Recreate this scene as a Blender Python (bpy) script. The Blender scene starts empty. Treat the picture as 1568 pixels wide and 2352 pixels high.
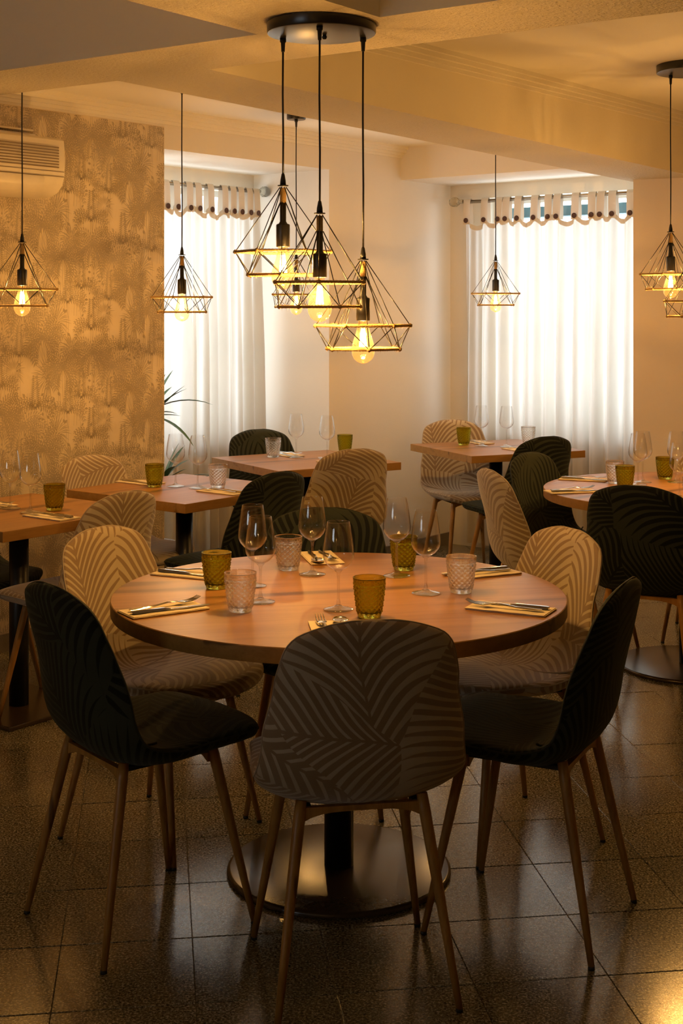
import bpy, bmesh, math, random
from mathutils import Vector, Matrix
from math import sin, cos, pi, radians as R
random.seed(7)
C = bpy.context.scene.collection
# ------------------------------------------------------------------ camera, sky, light, exposure
W, H, F, HY, CZ = 1568, 2352, 3142.0, 705.0, 1.523
cam_d = bpy.data.cameras.new('camera'); cam = bpy.data.objects.new('camera', cam_d); C.objects.link(cam)
cam.location = (0, 0, CZ); cam.rotation_euler = (R(90), 0, 0)
cam_d.sensor_fit = 'VERTICAL'; cam_d.sensor_height = 36.0; cam_d.lens = F / H * 36.0
cam_d.shift_y = -(H / 2 - HY) / H
cam_d.clip_start = 0.05; cam_d.clip_end = 200
bpy.context.scene.camera = cam
wd = bpy.data.worlds.new('overcast_sky'); bpy.context.scene.world = wd; wd.use_nodes = True
bg = wd.node_tree.nodes['Background']; bg.inputs[0].default_value = (0.86, 0.94, 1.0, 1); bg.inputs[1].default_value = 4.7
vs = bpy.context.scene.view_settings
vs.view_transform = 'Standard'; vs.look = 'None'; vs.gamma = 1.0; vs.use_curve_mapping = False; vs.exposure = 0.46
cy = bpy.context.scene.cycles
cy.use_denoising = True; cy.use_adaptive_sampling = True; cy.adaptive_threshold = 0.035; cy.max_bounces = 10; cy.transparent_max_bounces = 24; cy.transmission_bounces = 8
cy.glossy_bounces = 4; cy.diffuse_bounces = 4; cy.caustics_reflective = False; cy.caustics_refractive = False
cy.sample_clamp_indirect = 8.0; cy.use_light_tree = True
BULB_W = 19.0
BULB_COL = (1.0, 0.56, 0.175)

def px(x, y, z=None, Y=None):
    """point of the room for a pixel, on height z or at depth Y"""
    if Y is None: Y = (CZ - z) * F / (y - HY)
    return Vector(((x - W / 2) / F * Y, Y, CZ - (y - HY) / F * Y))
P0 = Vector((0, 4.107)); E1 = Vector((.6225, .7826)); E2 = Vector((.7826, -.6225))
def st(s, t): v = P0 + E1 * s + E2 * t; return (v.x, v.y)
def st3(s, t, z): x, y = st(s, t); return (x, y, z)
ANG = math.atan2(E1.y, E1.x)
# ------------------------------------------------------------------ materials
class NT:
    def __init__(s, name):
        s.m = bpy.data.materials.new(name); s.m.use_nodes = True; s.t = s.m.node_tree; s.n = s.t.nodes; s.n.clear()
        s.out = s.n.new('ShaderNodeOutputMaterial')
    def new(s, ty, **k):
        n = s.n.new(ty)
        for a, v in k.items(): setattr(n, a, v)
        return n
    def put(s, sock, v):
        if isinstance(v, bpy.types.NodeSocket): s.t.links.new(v, sock)
        elif v is not None: sock.default_value = v if not (isinstance(v, tuple) and len(v) == 3 and sock.type == 'RGBA') else (*v, 1)
    def math(s, op, a, b=0.0, c=None, clamp=False):
        n = s.new('ShaderNodeMath', operation=op, use_clamp=clamp); s.put(n.inputs[0], a); s.put(n.inputs[1], b)
        if c is not None: s.put(n.inputs[2], c)
        return n.outputs[0]
    def sstep(s, v, a, b):
        n = s.new('ShaderNodeMapRange', interpolation_type='SMOOTHSTEP'); s.put(n.inputs[0], v)
        n.inputs[1].default_value = a; n.inputs[2].default_value = b; return n.outputs[0]
    def mix(s, f, a, b, mode='MIX'):
        n = s.new('ShaderNodeMix', data_type='RGBA', blend_type=mode); s.put(n.inputs[0], f); s.put(n.inputs[6], a); s.put(n.inputs[7], b); return n.outputs[2]
    def coord(s, which='Object'): return s.new('ShaderNodeTexCoord').outputs[which]
    def map(s, v, scale=(1, 1, 1), loc=(0, 0, 0), rot=(0, 0, 0)):
        n = s.new('ShaderNodeMapping'); s.put(n.inputs[0], v); n.inputs[1].default_value = loc; n.inputs[2].default_value = rot; n.inputs[3].default_value = scale; return n.outputs[0]
    def noise(s, v, scale, detail=3, rough=.55, out=0, dist=0.0):
        n = s.new('ShaderNodeTexNoise'); s.put(n.inputs['Vector'], v); n.inputs['Scale'].default_value = scale; n.inputs['Detail'].default_value = detail
        n.inputs['Roughness'].default_value = rough; n.inputs['Distortion'].default_value = dist; return n.outputs[out]
    def ramp(s, v, stops):
        n = s.new('ShaderNodeValToRGB'); s.put(n.inputs[0], v); cr = n.color_ramp
        while len(cr.elements) < len(stops): cr.elements.new(.5)
        for e, (p, c) in zip(cr.elements, stops): e.position = p; e.color = (*c, 1)
        return n.outputs[0]
    def bump(s, h, strength=.3, dist=.002):
        n = s.new('ShaderNodeBump'); s.put(n.inputs['Height'], h); n.inputs['Strength'].default_value = strength; n.inputs['Distance'].default_value = dist; return n.outputs[0]
    def bsdf(s, **k):
        n = s.new('ShaderNodeBsdfPrincipled')
        for a, v in k.items():
            s.put(n.inputs[a.replace('_', ' ')], v)
        s.t.links.new(n.outputs[0], s.out.inputs[0]); return n
    def surf(s, sh): s.t.links.new(sh, s.out.inputs[0])

def plain(name, col, rough=.5, metal=0.0, var=.06, vs_=30, **k):
    n = NT(name); f = n.noise(n.coord(), vs_, 3)
    c = n.mix(f, tuple(x * (1 - var) for x in col), tuple(min(1, x * (1 + var)) for x in col))
    n.bsdf(Base_Color=c, Roughness=rough, Metallic=metal, **k); return n.m

def m_plaster(name, col, grain=.5, size=160, dist=.004):
    n = NT(name); co = n.coord()
    f = n.noise(co, size, 4, .65); g = n.noise(co, 2.2, 3)
    c = n.mix(g, tuple(x * .95 for x in col), col)
    n.bsdf(Base_Color=c, Roughness=.85, Normal=n.bump(f, grain, dist)); return n.m

def m_wood(name, c1, c2, c3, scale=1.0, rough=.38, axis='X', coat=0.0):
    n = NT(name); co = n.coord()
    sc = {'X': (1.2, 14, 14), 'Y': (14, 1.2, 14), 'Z': (14, 14, 1.2)}[axis]
    v = n.map(co, tuple(a * scale for a in sc))
    a = n.noise(v, 1.6, 5, .6, dist=.6); b = n.noise(n.map(co, tuple(a_ * scale * 5 for a_ in sc)), 1.5, 3, .6)
    c = n.ramp(a, [(.3, c1), (.5, c2), (.72, c3)])
    c = n.mix(n.math('MULTIPLY', n.sstep(b, .5, .75), .35), c, tuple(x * .55 for x in c1))
    big = n.noise(n.map(co, tuple(a_ * scale * .35 for a_ in sc)), 1.7, 2, .5)
    c = n.mix(n.math('MULTIPLY', n.sstep(big, .62, .68), n.math('SUBTRACT', 1.0, n.sstep(big, .68, .74))), c, tuple(x * .5 for x in c1))
    p = n.bsdf(Base_Color=c, Roughness=rough, Normal=n.bump(b, .08, .001))
    p.inputs['Coat Weight'].default_value = coat; p.inputs['Coat Roughness'].default_value = .25
    return n.m

def m_fabric(name, base, leaf, sheen, tint, seed=0.0, contrast=1.0):
    """velvet with palm fronds: cells of a Voronoi diagram each hold one frond turned its own way"""
    n = NT(name); uv = n.coord('UV')
    w = n.new('ShaderNodeVectorMath', operation='SUBTRACT'); n.put(w.inputs[0], n.noise(uv, 3.2, 1, out=1)); w.inputs[1].default_value = (.5, .5, .5)
    w2 = n.new('ShaderNodeVectorMath', operation='SCALE'); n.put(w2.inputs[0], w.outputs[0]); w2.inputs['Scale'].default_value = .09
    w3 = n.new('ShaderNodeVectorMath', operation='ADD'); n.put(w3.inputs[0], uv); n.put(w3.inputs[1], w2.outputs[0])
    uvw = n.map(w3.outputs[0], (1, 1, 1), (seed, seed * 1.7, 0))
    def layer(vscale, off, F_, wd, ln):
        vo = n.new('ShaderNodeTexVoronoi', voronoi_dimensions='2D'); n.put(vo.inputs['Vector'], n.map(uvw, (1, 1, 1), off)); vo.inputs['Scale'].default_value = vscale
        sub = n.new('ShaderNodeVectorMath', operation='SUBTRACT'); n.put(sub.inputs[0], n.map(uvw, (1, 1, 1), off)); n.put(sub.inputs[1], vo.outputs['Position'])
        rgb = n.new('ShaderNodeSeparateColor'); n.put(rgb.inputs[0], vo.outputs['Color'])
        ang = n.math('MULTIPLY_ADD', rgb.outputs[0], 4.2, -2.1)
        ro = n.new('ShaderNodeVectorRotate', rotation_type='Z_AXIS'); n.put(ro.inputs[0], sub.outputs[0]); n.put(ro.inputs['Angle'], ang)
        sx = n.new('ShaderNodeSeparateXYZ'); n.put(sx.inputs[0], ro.outputs[0])
        y = sx.outputs[1]; curv = n.math('MULTIPLY_ADD', rgb.outputs[1], 2.8, -1.4)
        x = n.math('ADD', sx.outputs[0], n.math('MULTIPLY', n.math('MULTIPLY', y, y), curv))
        ax = n.math('ABSOLUTE', x)
        ph = n.math('ADD', n.math('SUBTRACT', y, n.math('MULTIPLY', ax, 1.25)), n.math('MULTIPLY', n.math('MULTIPLY', ax, ax), 3.2))
        tri = n.math('PINGPONG', n.math('MULTIPLY', ph, n.math('MULTIPLY', F_, n.math('MULTIPLY_ADD', rgb.outputs[2], .5, .75))), .5)
        half = n.math('MULTIPLY', n.math('SUBTRACT', 1.0, n.math('POWER', n.math('DIVIDE', ax, ln), 2.2), clamp=True), wd)
        m = n.sstep(n.math('SUBTRACT', half, tri), -.035, .035)
        rib = n.math('SUBTRACT', 1.0, n.sstep(ax, .0022, .0042))
        return n.math('MAXIMUM', m, rib)
    a = layer(3.3, (0, 0, 0), 38, .33, .20)
    c = n.math('MULTIPLY', a, contrast)
    nz = n.noise(uv, 22, 4, .6)
    colb = n.mix(nz, tuple(v * .86 for v in base), base); coll = n.mix(nz, leaf, tuple(v * 1.12 for v in leaf))
    col = n.mix(c, colb, coll)
    fuzz = n.noise(uv, 900, 2)
    hgt = n.math('ADD', n.math('MULTIPLY', a, .8), n.math('MULTIPLY', fuzz, .25))
    p = n.bsdf(Base_Color=col, Roughness=.78, Normal=n.bump(hgt, .35, .0012))
    p.inputs['Sheen Weight'].default_value = sheen; p.inputs['Sheen Roughness'].default_value = .45; n.put(p.inputs['Sheen Tint'], tint)
    p.inputs['Specular IOR Level'].default_value = .2
    return n.m

def m_glass(name, col=(1, 1, 1), trans=.0, rough=0.0, ior=1.5):
    """trans = share of straight-through (thin walled) light, the rest refracts"""
    n = NT(name); g = n.new('ShaderNodeBsdfGlass'); n.put(g.inputs['Color'], col); g.inputs['Roughness'].default_value = rough; g.inputs['IOR'].default_value = ior
    t = n.new('ShaderNodeBsdfTransparent'); n.put(t.inputs[0], col)
    mx = n.new('ShaderNodeMixShader'); mx.inputs[0].default_value = trans; n.put(mx.inputs[1], g.outputs[0]); n.put(mx.inputs[2], t.outputs[0]); n.surf(mx.outputs[0]); return n.m

def m_thin(name, col=(1, 1, 1), ior=1.5, power=1.0, base=.045):
    n = NT(name); t = n.new('ShaderNodeBsdfTransparent'); n.put(t.inputs[0], col)
    g = n.new('ShaderNodeBsdfGlossy'); g.inputs['Roughness'].default_value = .045
    fr = n.new('ShaderNodeLayerWeight'); fr.inputs[0].default_value = .5
    f = n.math('MULTIPLY_ADD', n.math('POWER', fr.outputs['Facing'], 3.2), .8 * power, base)
    mx = n.new('ShaderNodeMixShader'); n.put(mx.inputs[0], f); n.put(mx.inputs[1], t.outputs[0]); n.put(mx.inputs[2], g.outputs[0]); n.surf(mx.outputs[0]); return n.m

def m_bulb():
    n = NT('amber_bulb_glass'); t = n.new('ShaderNodeBsdfTransparent'); n.put(t.inputs[0], (1.0, .90, .70)); g = n.new('ShaderNodeBsdfGlossy'); g.inputs['Roughness'].default_value = .03
    tr = n.new('ShaderNodeBsdfTranslucent'); n.put(tr.inputs[0], (1.0, .68, .40))
    fr = n.new('ShaderNodeLayerWeight'); fr.inputs[0].default_value = .5; a = n.new('ShaderNodeMixShader'); n.put(a.inputs[0], n.math('MULTIPLY_ADD', n.math('POWER', fr.outputs['Facing'], 3.0), .6, .05)); n.put(a.inputs[1], t.outputs[0]); n.put(a.inputs[2], g.outputs[0])
    b = n.new('ShaderNodeMixShader'); b.inputs[0].default_value = .010; n.put(b.inputs[1], a.outputs[0]); n.put(b.inputs[2], tr.outputs[0]); n.surf(b.outputs[0]); return n.m

def m_emit(name, col, s):
    n = NT(name); e = n.new('ShaderNodeEmission'); n.put(e.inputs[0], col); e.inputs[1].default_value = s; n.surf(e.outputs[0]); return n.m

def m_curtain(name='cream_linen', share=.5):
    n = NT(name); co = n.coord(); uv = n.coord('UV')
    f = n.noise(n.map(uv, (700, 700, 1)), 1, 2); g = n.noise(n.map(uv, (60, 4, 1)), 1, 3)
    c = n.mix(g, (.68, .58, .43), (.76, .67, .53))
    d = n.new('ShaderNodeBsdfDiffuse'); n.put(d.inputs[0], c); n.put(d.inputs['Normal'], n.bump(f, .12, .0005))
    t = n.new('ShaderNodeBsdfTranslucent'); n.put(t.inputs[0], n.mix(g, (.60, .575, .52), (.68, .66, .62)))
    mx = n.new('ShaderNodeMixShader'); mx.inputs[0].default_value = share; n.put(mx.inputs[1], d.outputs[0]); n.put(mx.inputs[2], t.outputs[0]); n.surf(mx.outputs[0]); return n.m

def m_granite():
    n = NT('polished_granite'); g = n.new('ShaderNodeNewGeometry').outputs['Position']
    a = n.noise(g, 170, 3, .75); b = n.noise(g, 60, 3, .6); c = n.noise(g, 3.0, 2)
    col = n.ramp(a, [(.38, (.025, .024, .016)), (.47, (.14, .127, .085)), (.54, (.26, .23, .155)), (.62, (.58, .53, .38))])
    col = n.mix(n.math('MULTIPLY', n.sstep(b, .5, .62), .4), col, (.16, .13, .08))
    oi = n.new('ShaderNodeObjectInfo').outputs['Random']
    hs = n.new('ShaderNodeHueSaturation'); n.put(hs.inputs['Color'], col); n.put(hs.inputs['Value'], n.math('MULTIPLY_ADD', oi, .22, n.math('MULTIPLY_ADD', c, .25, .60)))
    p = n.bsdf(Base_Color=hs.outputs[0], Roughness=n.math('MULTIPLY_ADD', a, .18, .06), Normal=n.bump(a, .16, .0006))
    p.inputs['Specular IOR Level'].default_value = .5
    return n.m

def m_paper():
    n = NT('wallpaper_ground'); co = n.coord(); f = n.noise(n.map(co, (9, 9, 6)), 1, 4, .6, dist=1.2); g = n.noise(co, 300, 2)
    c = n.mix(n.math('MULTIPLY', n.sstep(f, .46, .60), .25), (.72, .60, .42), (.62, .515, .36))
    n.bsdf(Base_Color=c, Roughness=.75, Normal=n.bump(g, .1, .001)); return n.m
M = {}
M['wall'] = m_plaster('cream_wall_paint', (.80, .74, .64), .12, 120)
M['wall2'] = m_plaster('ochre_wall_paint', (.70, .58, .42), .15, 120)
M['ceil'] = m_plaster('white_ceiling_paint', (.86, .81, .70), .15, 90)
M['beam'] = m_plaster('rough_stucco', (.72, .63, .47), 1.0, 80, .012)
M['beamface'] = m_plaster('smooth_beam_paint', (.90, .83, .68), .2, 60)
M['grout'] = plain('dark_grout', (.14, .12, .08), .7)
M['granite'] = m_granite()
M['skirting'] = plain('grey_stone_skirting', (.20, .165, .125), .35, vs_=200, var=.25)
M['paper'] = m_paper()
M['print1'] = plain('wallpaper_print_pale', (.47, .385, .265), .8, vs_=14, var=.2)
M['print2'] = plain('wallpaper_print_grey', (.42, .34, .23), .8, vs_=14, var=.2)
M['top'] = m_wood('oak_laminate_top', (.205, .090, .024), (.285, .136, .040), (.335, .168, .053), .55, .38, 'X', .0)
M['edge'] = m_wood('oak_edge_band', (.29, .145, .036), (.34, .18, .048), (.38, .21, .06), 1.5, .45, 'X')
M['leg'] = m_wood('beech_leg', (.27, .125, .028), (.37, .185, .043), (.44, .23, .058), 2.0, .4, 'Z')
M['rubber'] = plain('black_rubber', (.012, .012, .012), .6)
M['black'] = plain('black_powder_coat', (.010, .010, .011), .38, vs_=300, var=.3)
M['base'] = plain('brown_black_metal_base', (.050, .032, .019), .24, .0, vs_=150, var=.3)
M['canopy'] = plain('glossy_black_canopy', (.02, .018, .017), .28)
M['light'] = m_fabric('taupe_palm_velvet', (.50, .42, .30), (.245, .175, .11), .55, (.9, .85, .8, 1), 0.0)
M['light2'] = m_fabric('taupe_palm_velvet_b', (.50, .42, .30), (.245, .175, .11), .55, (.9, .85, .8, 1), 3.37)
M['dark'] = m_fabric('bottle_green_palm_velvet', (.030, .037, .025), (.0045, .006, .0045), .18, (.45, .55, .5, 1), 1.21)
M['dark2'] = m_fabric('bottle_green_palm_velvet_b', (.030, .037, .025), (.0045, .006, .0045), .18, (.45, .55, .5, 1), 5.9)
M['seam_l'] = plain('taupe_piping', (.36, .29, .21), .8); M['seam_d'] = plain('dark_piping', (.014, .018, .013), .8)
M['wine'] = m_thin('thin_clear_glass', (.999, .999, .998), base=.035, power=1.25)
M['stem'] = m_thin('solid_clear_glass', (1, 1, .995), base=.14, power=1.2)
M['tumbler'] = m_glass('clear_cut_glass', (.995, .995, .985), .35)
M['green'] = m_glass('olive_cut_glass', (.79, .76, .31), .12)
M['bulb'] = m_bulb()
M['filament'] = m_emit('glowing_filament', (1.0, .66, .27), 60)
M['steel'] = plain('polished_cutlery_steel', (.62, .60, .57), .14, 1.0, var=.02)
M['napkin'] = plain('ivory_paper_napkin', (.68, .58, .41), .85, vs_=120)
M['jute'] = plain('jute_rope', (.50, .33, .13), .9, vs_=400, var=.3)
M['curtain'] = m_curtain()
M['tabcloth'] = m_curtain('cream_tab_linen', .16)
M['button'] = plain('dark_wood_button', (.06, .022, .012), .4)
M['brass'] = plain('worn_curtain_rod', (.45, .38, .28), .3, 1.0)
M['acrylic'] = m_glass('faceted_finial', (.9, .88, .82), .2)
M['pane'] = m_thin('window_pane', (.97, .99, 1.0))
M['frame'] = plain('white_window_frame', (.75, .75, .74), .4)
M['backdrop'] = plain('teal_backdrop_tone', (.03, .09, .11), .7)
M['plastic'] = plain('cream_plastic', (.76, .68, .54), .4); M['slit'] = plain('dark_grille_gap', (.22, .16, .10), .6)
M['plant'] = plain('dark_green_leaf', (.035, .10, .03), .35, vs_=20, var=.3)
M['trunk'] = plain('brown_cane', (.16, .10, .06), .8, vs_=60, var=.3); M['pot'] = plain('grey_pot', (.25, .22, .2), .5); M['soil'] = plain('soil', (.03, .02, .012), .95)
M['room'] = m_plaster('olive_grey_paint', (.32, .29, .21), .15, 100)
# ------------------------------------------------------------------ object helpers
def obj(name, bm, mat, parent=None, smooth=True, loc=None):
    if isinstance(bm, bpy.types.Mesh): me = bm
    else:
        me = bpy.data.meshes.new(name); bm.normal_update(); bm.to_mesh(me); bm.free()
        if smooth:
            for p in me.polygons: p.use_smooth = True
    if mat is not None and not me.materials:
        for m in (mat if isinstance(mat, list) else [mat]): me.materials.append(M[m])
    o = bpy.data.objects.new(name, me); C.objects.link(o)
    if parent is not None: o.parent = parent
    if loc is not None: o.location = loc
    return o
def tag(o, label=None, cat=None, group=None, kind=None):
    for k, v in (('label', label), ('category', cat), ('group', group), ('kind', kind)):
        if v: o[k] = v
    return o
def thing(name, label, cat, loc=(0, 0, 0), rz=0, group=None):
    o = bpy.data.objects.new(name, None); o.empty_display_size = .05; C.objects.link(o)
    o.location = loc; o.rotation_euler = (0, 0, rz); return tag(o, label, cat, group)
def struct(name, bm, mat, parent=None, label=None, smooth=False):
    o = obj(name, bm, mat, parent, smooth)
    if parent is None: tag(o, label, None, None, 'structure')
    return o
def kids(o): return [c for c in C.objects if c.parent == o]
def copy_tree(o, parent=None, childmap=None):
    if childmap is None:
        childmap = {}
        for c in C.objects:
            if c.parent: childmap.setdefault(c.parent.name, []).append(c)
    c = o.copy(); C.objects.link(c); c.parent = parent
    for ch in childmap.get(o.name, []): copy_tree(ch, c, childmap)
    return c
def sharp(o, ang=40):
    for p in o.data.polygons: p.use_smooth = True
    o.data.set_sharp_from_angle(angle=R(ang)); return o
def box(bm, x0, x1, y0, y1, z0, z1, mi=0):
    v = [bm.verts.new(p) for p in ((x0, y0, z0), (x1, y0, z0), (x1, y1, z0), (x0, y1, z0), (x0, y0, z1), (x1, y0, z1), (x1, y1, z1), (x0, y1, z1))]
    for f in ((3, 2, 1, 0), (4, 5, 6, 7), (0, 1, 5, 4), (1, 2, 6, 5), (2, 3, 7, 6), (3, 0, 4, 7)):
        bm.faces.new([v[i] for i in f]).material_index = mi
    return v
def BM(): return bmesh.new()
def boxbm(*a, bev=0.0, seg=2):
    bm = BM(); box(bm, *a)
    if bev: bmesh.ops.bevel(bm, geom=bm.edges[:], offset=bev, segments=seg, affect='EDGES', profile=.5)
    return bm
def prism(bm, pts, z0, z1, mi=0):
    """pts: plan outline anticlockwise; z0/z1 numbers or functions of the point"""
    f0 = z0 if callable(z0) else (lambda x, y: z0); f1 = z1 if callable(z1) else (lambda x, y: z1)
    a = [bm.verts.new((x, y, f0(x, y))) for x, y in pts]; b = [bm.verts.new((x, y, f1(x, y))) for x, y in pts]
    bm.faces.new(a[::-1]).material_index = mi; bm.faces.new(b).material_index = mi
    for i in range(len(pts)):
        j = (i + 1) % len(pts); bm.faces.new((a[i], a[j], b[j], b[i])).material_index = mi
def stprism(bm, s0, s1, t0, t1, z0, z1, mi=0):
    prism(bm, [st(s0, t1), st(s1, t1), st(s1, t0), st(s0, t0)], z0, z1, mi)
def lathe(bm, prof, seg=32, cap0=True, cap1=True, mi=0, M4=None, rf=None):
    rings = []
    for j, (r, z) in enumerate(prof):
        if r < 1e-6: rings.append([bm.verts.new((0, 0, z))])
        else: rings.append([bm.verts.new(((r + (rf(i / seg, j) if rf else 0)) * cos(2 * pi * i / seg), (r + (rf(i / seg, j) if rf else 0)) * sin(2 * pi * i / seg), z)) for i in range(seg)])
    for a, b in zip(rings, rings[1:]):
        for i in range(seg):
            j = (i + 1) % seg
            if len(a) == 1 and len(b) == 1: continue
            if len(a) == 1: f = bm.faces.new((a[0], b[j], b[i]))
            elif len(b) == 1: f = bm.faces.new((a[i], a[j], b[0]))
            else: f = bm.faces.new((a[i], a[j], b[j], b[i]))
            f.material_index = mi
    if cap0 and len(rings[0]) > 1: bm.faces.new(rings[0][::-1]).material_index = mi
    if cap1 and len(rings[-1]) > 1: bm.faces.new(rings[-1]).material_index = mi
    if M4 is not None: bmesh.ops.transform(bm, matrix=M4, verts=[v for r in rings for v in r])
    return rings
def tube(bm, pts, r, seg=6, closed=False, caps=True):
    pts = [Vector(p) for p in pts]; n = len(pts); rr = r if isinstance(r, (list, tuple)) else [r] * n
    rings = []; up = None
    for i, p in enumerate(pts):
        if closed: d = pts[(i + 1) % n] - pts[i - 1]
        else: d = pts[min(i + 1, n - 1)] - pts[max(i - 1, 0)]
        if d.length < 1e-9: d = Vector((0, 0, 1))
        d.normalize()
        if up is None: up = Vector((0, 0, 1)) if abs(d.z) < .9 else Vector((1, 0, 0))
        a = d.cross(up)
        if a.length < 1e-6: a = d.cross(Vector((1, .3, 0)))
        a.normalize(); b = a.cross(d).normalized(); up = b
        rings.append([bm.verts.new(p + (a * cos(2 * pi * k / seg) + b * sin(2 * pi * k / seg)) * rr[i]) for k in range(seg)])
    m = n if closed else n - 1
    for i in range(m):
        A, B = rings[i], rings[(i + 1) % n]
        for k in range(seg): bm.faces.new((A[k], A[(k + 1) % seg], B[(k + 1) % seg], B[k]))
    if caps and not closed: bm.faces.new(rings[0][::-1]); bm.faces.new(rings[-1])
def catmull(pts, n):
    out = []; P = [Vector(p) for p in pts]; P = [P[0] * 2 - P[1]] + P + [P[-1] * 2 - P[-2]]
    k = len(P) - 3
    for i in range(n + 1):
        u = i / n * k; j = min(int(u), k - 1); t = u - j; a, b, c, d = P[j:j + 4]
        out.append(.5 * ((2 * b) + (c - a) * t + (2 * a - 5 * b + 4 * c - d) * t * t + (3 * b - a - 3 * c + d) * t ** 3))
    return out
def lerp_tab(tab, x):
    if x <= tab[0][0]: return tab[0][1]
    for (a, u), (b, v) in zip(tab, tab[1:]):
        if x <= b: k = (x - a) / (b - a); k = k * k * (3 - 2 * k); return u + (v - u) * k
    return tab[-1][1]
# ------------------------------------------------------------------ the room
def zb(x, y):                       # underside of the sagging beams
    v = Vector((x, y)) - P0; return 2.285 - .018 * max(-2, min(5, v.dot(E1))) - .019 * max(-4, min(3, v.dot(E2)))
SW, TW = 4.109, -2.373               # planes of the window wall and of the left wall
ZL, ZR = 2.50, 2.545
# floor bed and tiles
U1 = Vector((.991, .134)); V1 = Vector((-.134, .991)); TS = .3118; G = .0018
bm = BM(); prism(bm, [st(-9, 6), st(SW + .5, 6), st(SW + .5, TW - .9), st(-9, TW - .9)], -.12, -.004)
floor = struct('floor', bm, 'grout', label='polished granite tile floor')
tm = BM(); box(tm, 0, TS - G, 0, TS - G, -.012, 0)
bmesh.ops.bevel(tm, geom=[e for e in tm.edges if all(v.co.z > -.001 for v in e.verts)], offset=.0012, segments=1, affect='EDGES')
tme = bpy.data.meshes.new('tile'); tm.to_mesh(tme); tm.free(); tme.materials.append(M['granite'])
rest = BM(); nt = 0; RA = math.atan2(U1.y, U1.x)
cand = []
for i in range(-26, 24):
    for j in range(-14, 28):
        u = .0862 + .3112 * i; v = 3.010 + .3135 * (j - 7)
        p = U1 * u + V1 * v; c = U1 * (u + .156) + V1 * (v + .156); q = c - P0; s, t = q.dot(E1), q.dot(E2)
        if not (-7 < s < SW + .12 and TW - .1 < t < 5.0) and not (1.5 < s < 2.95 and TW - .75 < t < TW): continue
        vis = c.y > 2.7 and abs(c.x) < c.y * .2495 + .2
        cand.append((0 if vis else 1, c.y, p))
cand.sort(key=lambda k: (k[0], k[1]))
for vis, _, p in cand:
    dz = random.uniform(-.0004, .0004)
    if vis == 0 and nt < 290:
        o = obj('tile', tme, None, floor); o.location = (p.x, p.y, dz); o.rotation_euler = (random.uniform(-.0006, .0006), random.uniform(-.0006, .0006), RA); nt += 1
    else:
        vv = box(rest, 0, .3095, 0, .3095, -.012, 0); m4 = Matrix.Translation((p.x, p.y, dz)) @ Matrix.Rotation(RA, 4, 'Z')
        bmesh.ops.transform(rest, matrix=m4, verts=vv)
o = obj('tile_field', rest, 'granite', floor, False); o['kind'] = 'stuff'

def baseboard(name, a, b, nrm, h=.08):
    bm = BM(); a = Vector(a); b = Vector(b); n = Vector(nrm) * .014
    pts = [a, b, b + n, a + n]
    area = sum(pts[i].x * pts[(i + 1) % 4].y - pts[(i + 1) % 4].x * pts[i].y for i in range(4))
    if area < 0: pts = pts[::-1]
    prism(bm, [(p.x, p.y) for p in pts], 0, h); return struct(name, bm, 'skirting', label='grey stone skirting along the wall')
# left wall: papered length, then niche with window, then plain length
NS0, NS1 = 1.564, 2.869
bm = BM(); stprism(bm, -9, NS0, TW - .35, TW, 0, ZL + .3)
wl = struct('wall_left', bm, 'wall', label='left wall with palm wallpaper')
bm = BM(); stprism(bm, NS1, SW + .3, TW - 1.0, TW, 0, ZL + .3)
struct('wall_left_far', bm, 'wall', label='plain cream wall between the two curtained windows')
bm = BM(); stprism(bm, NS0, NS1, TW - .9, TW, 2.31, ZL + .3)
struct('lintel_left', bm, 'wall', label='cream lintel over the left window niche')
baseboard('baseboard_left', st(-6, TW), st(NS0, TW), E2); baseboard('baseboard_far', st(NS1, TW), st(SW, TW), E2)
# wallpaper sheet and its print
bm = BM(); stprism(bm, -8.9, NS0 + .001, TW, TW + .0015, .081, 2.42)
paper = struct('wallpaper', bm, 'paper', wl)
class Print:
    def __init__(s): s.v = []; s.f = []; s.m = []
    def poly(s, pts, mi, lay):
        k = len(s.v); s.v += [(x, y, lay) for x, y in pts]; s.f.append(tuple(range(k, k + len(pts)))); s.m.append(mi)
def frond(P, x, y, a, L, bend, wleaf, mi, lay, nl=11, ww=.0035):
    """curved rib with hanging leaflets"""
    pts = []; ang = a
    for i in range(nl + 1):
        pts.append((x, y, ang)); x += cos(ang) * L / nl; y += sin(ang) * L / nl; ang += bend / nl
    for i in range(nl):
        x0, y0, a0 = pts[i]; x1, y1, _ = pts[i + 1]; nx, ny = -sin(a0) * .0013, cos(a0) * .0013
        P.poly([(x0 - nx, y0 - ny), (x1 - nx, y1 - ny), (x1 + nx, y1 + ny), (x0 + nx, y0 + ny)], mi, lay)
        w = wleaf * (.45 + .9 * sin(pi * (i + .7) / (nl + 1)))
        for sgn in (1, -1):
            b = a0 + sgn * 1.0; tx, ty = x0 + cos(b) * w, y0 + sin(b) * w - w * .25
            mx_, my_ = x0 + cos(b) * w * .5, y0 + sin(b) * w * .5; qx, qy = -sin(b) * ww, cos(b) * ww
            P.poly([(x0, y0), (mx_ - qx, my_ - qy), (tx, ty), (mx_ + qx, my_ + qy)][::(1 if sgn > 0 else 1)], mi, lay)
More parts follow.
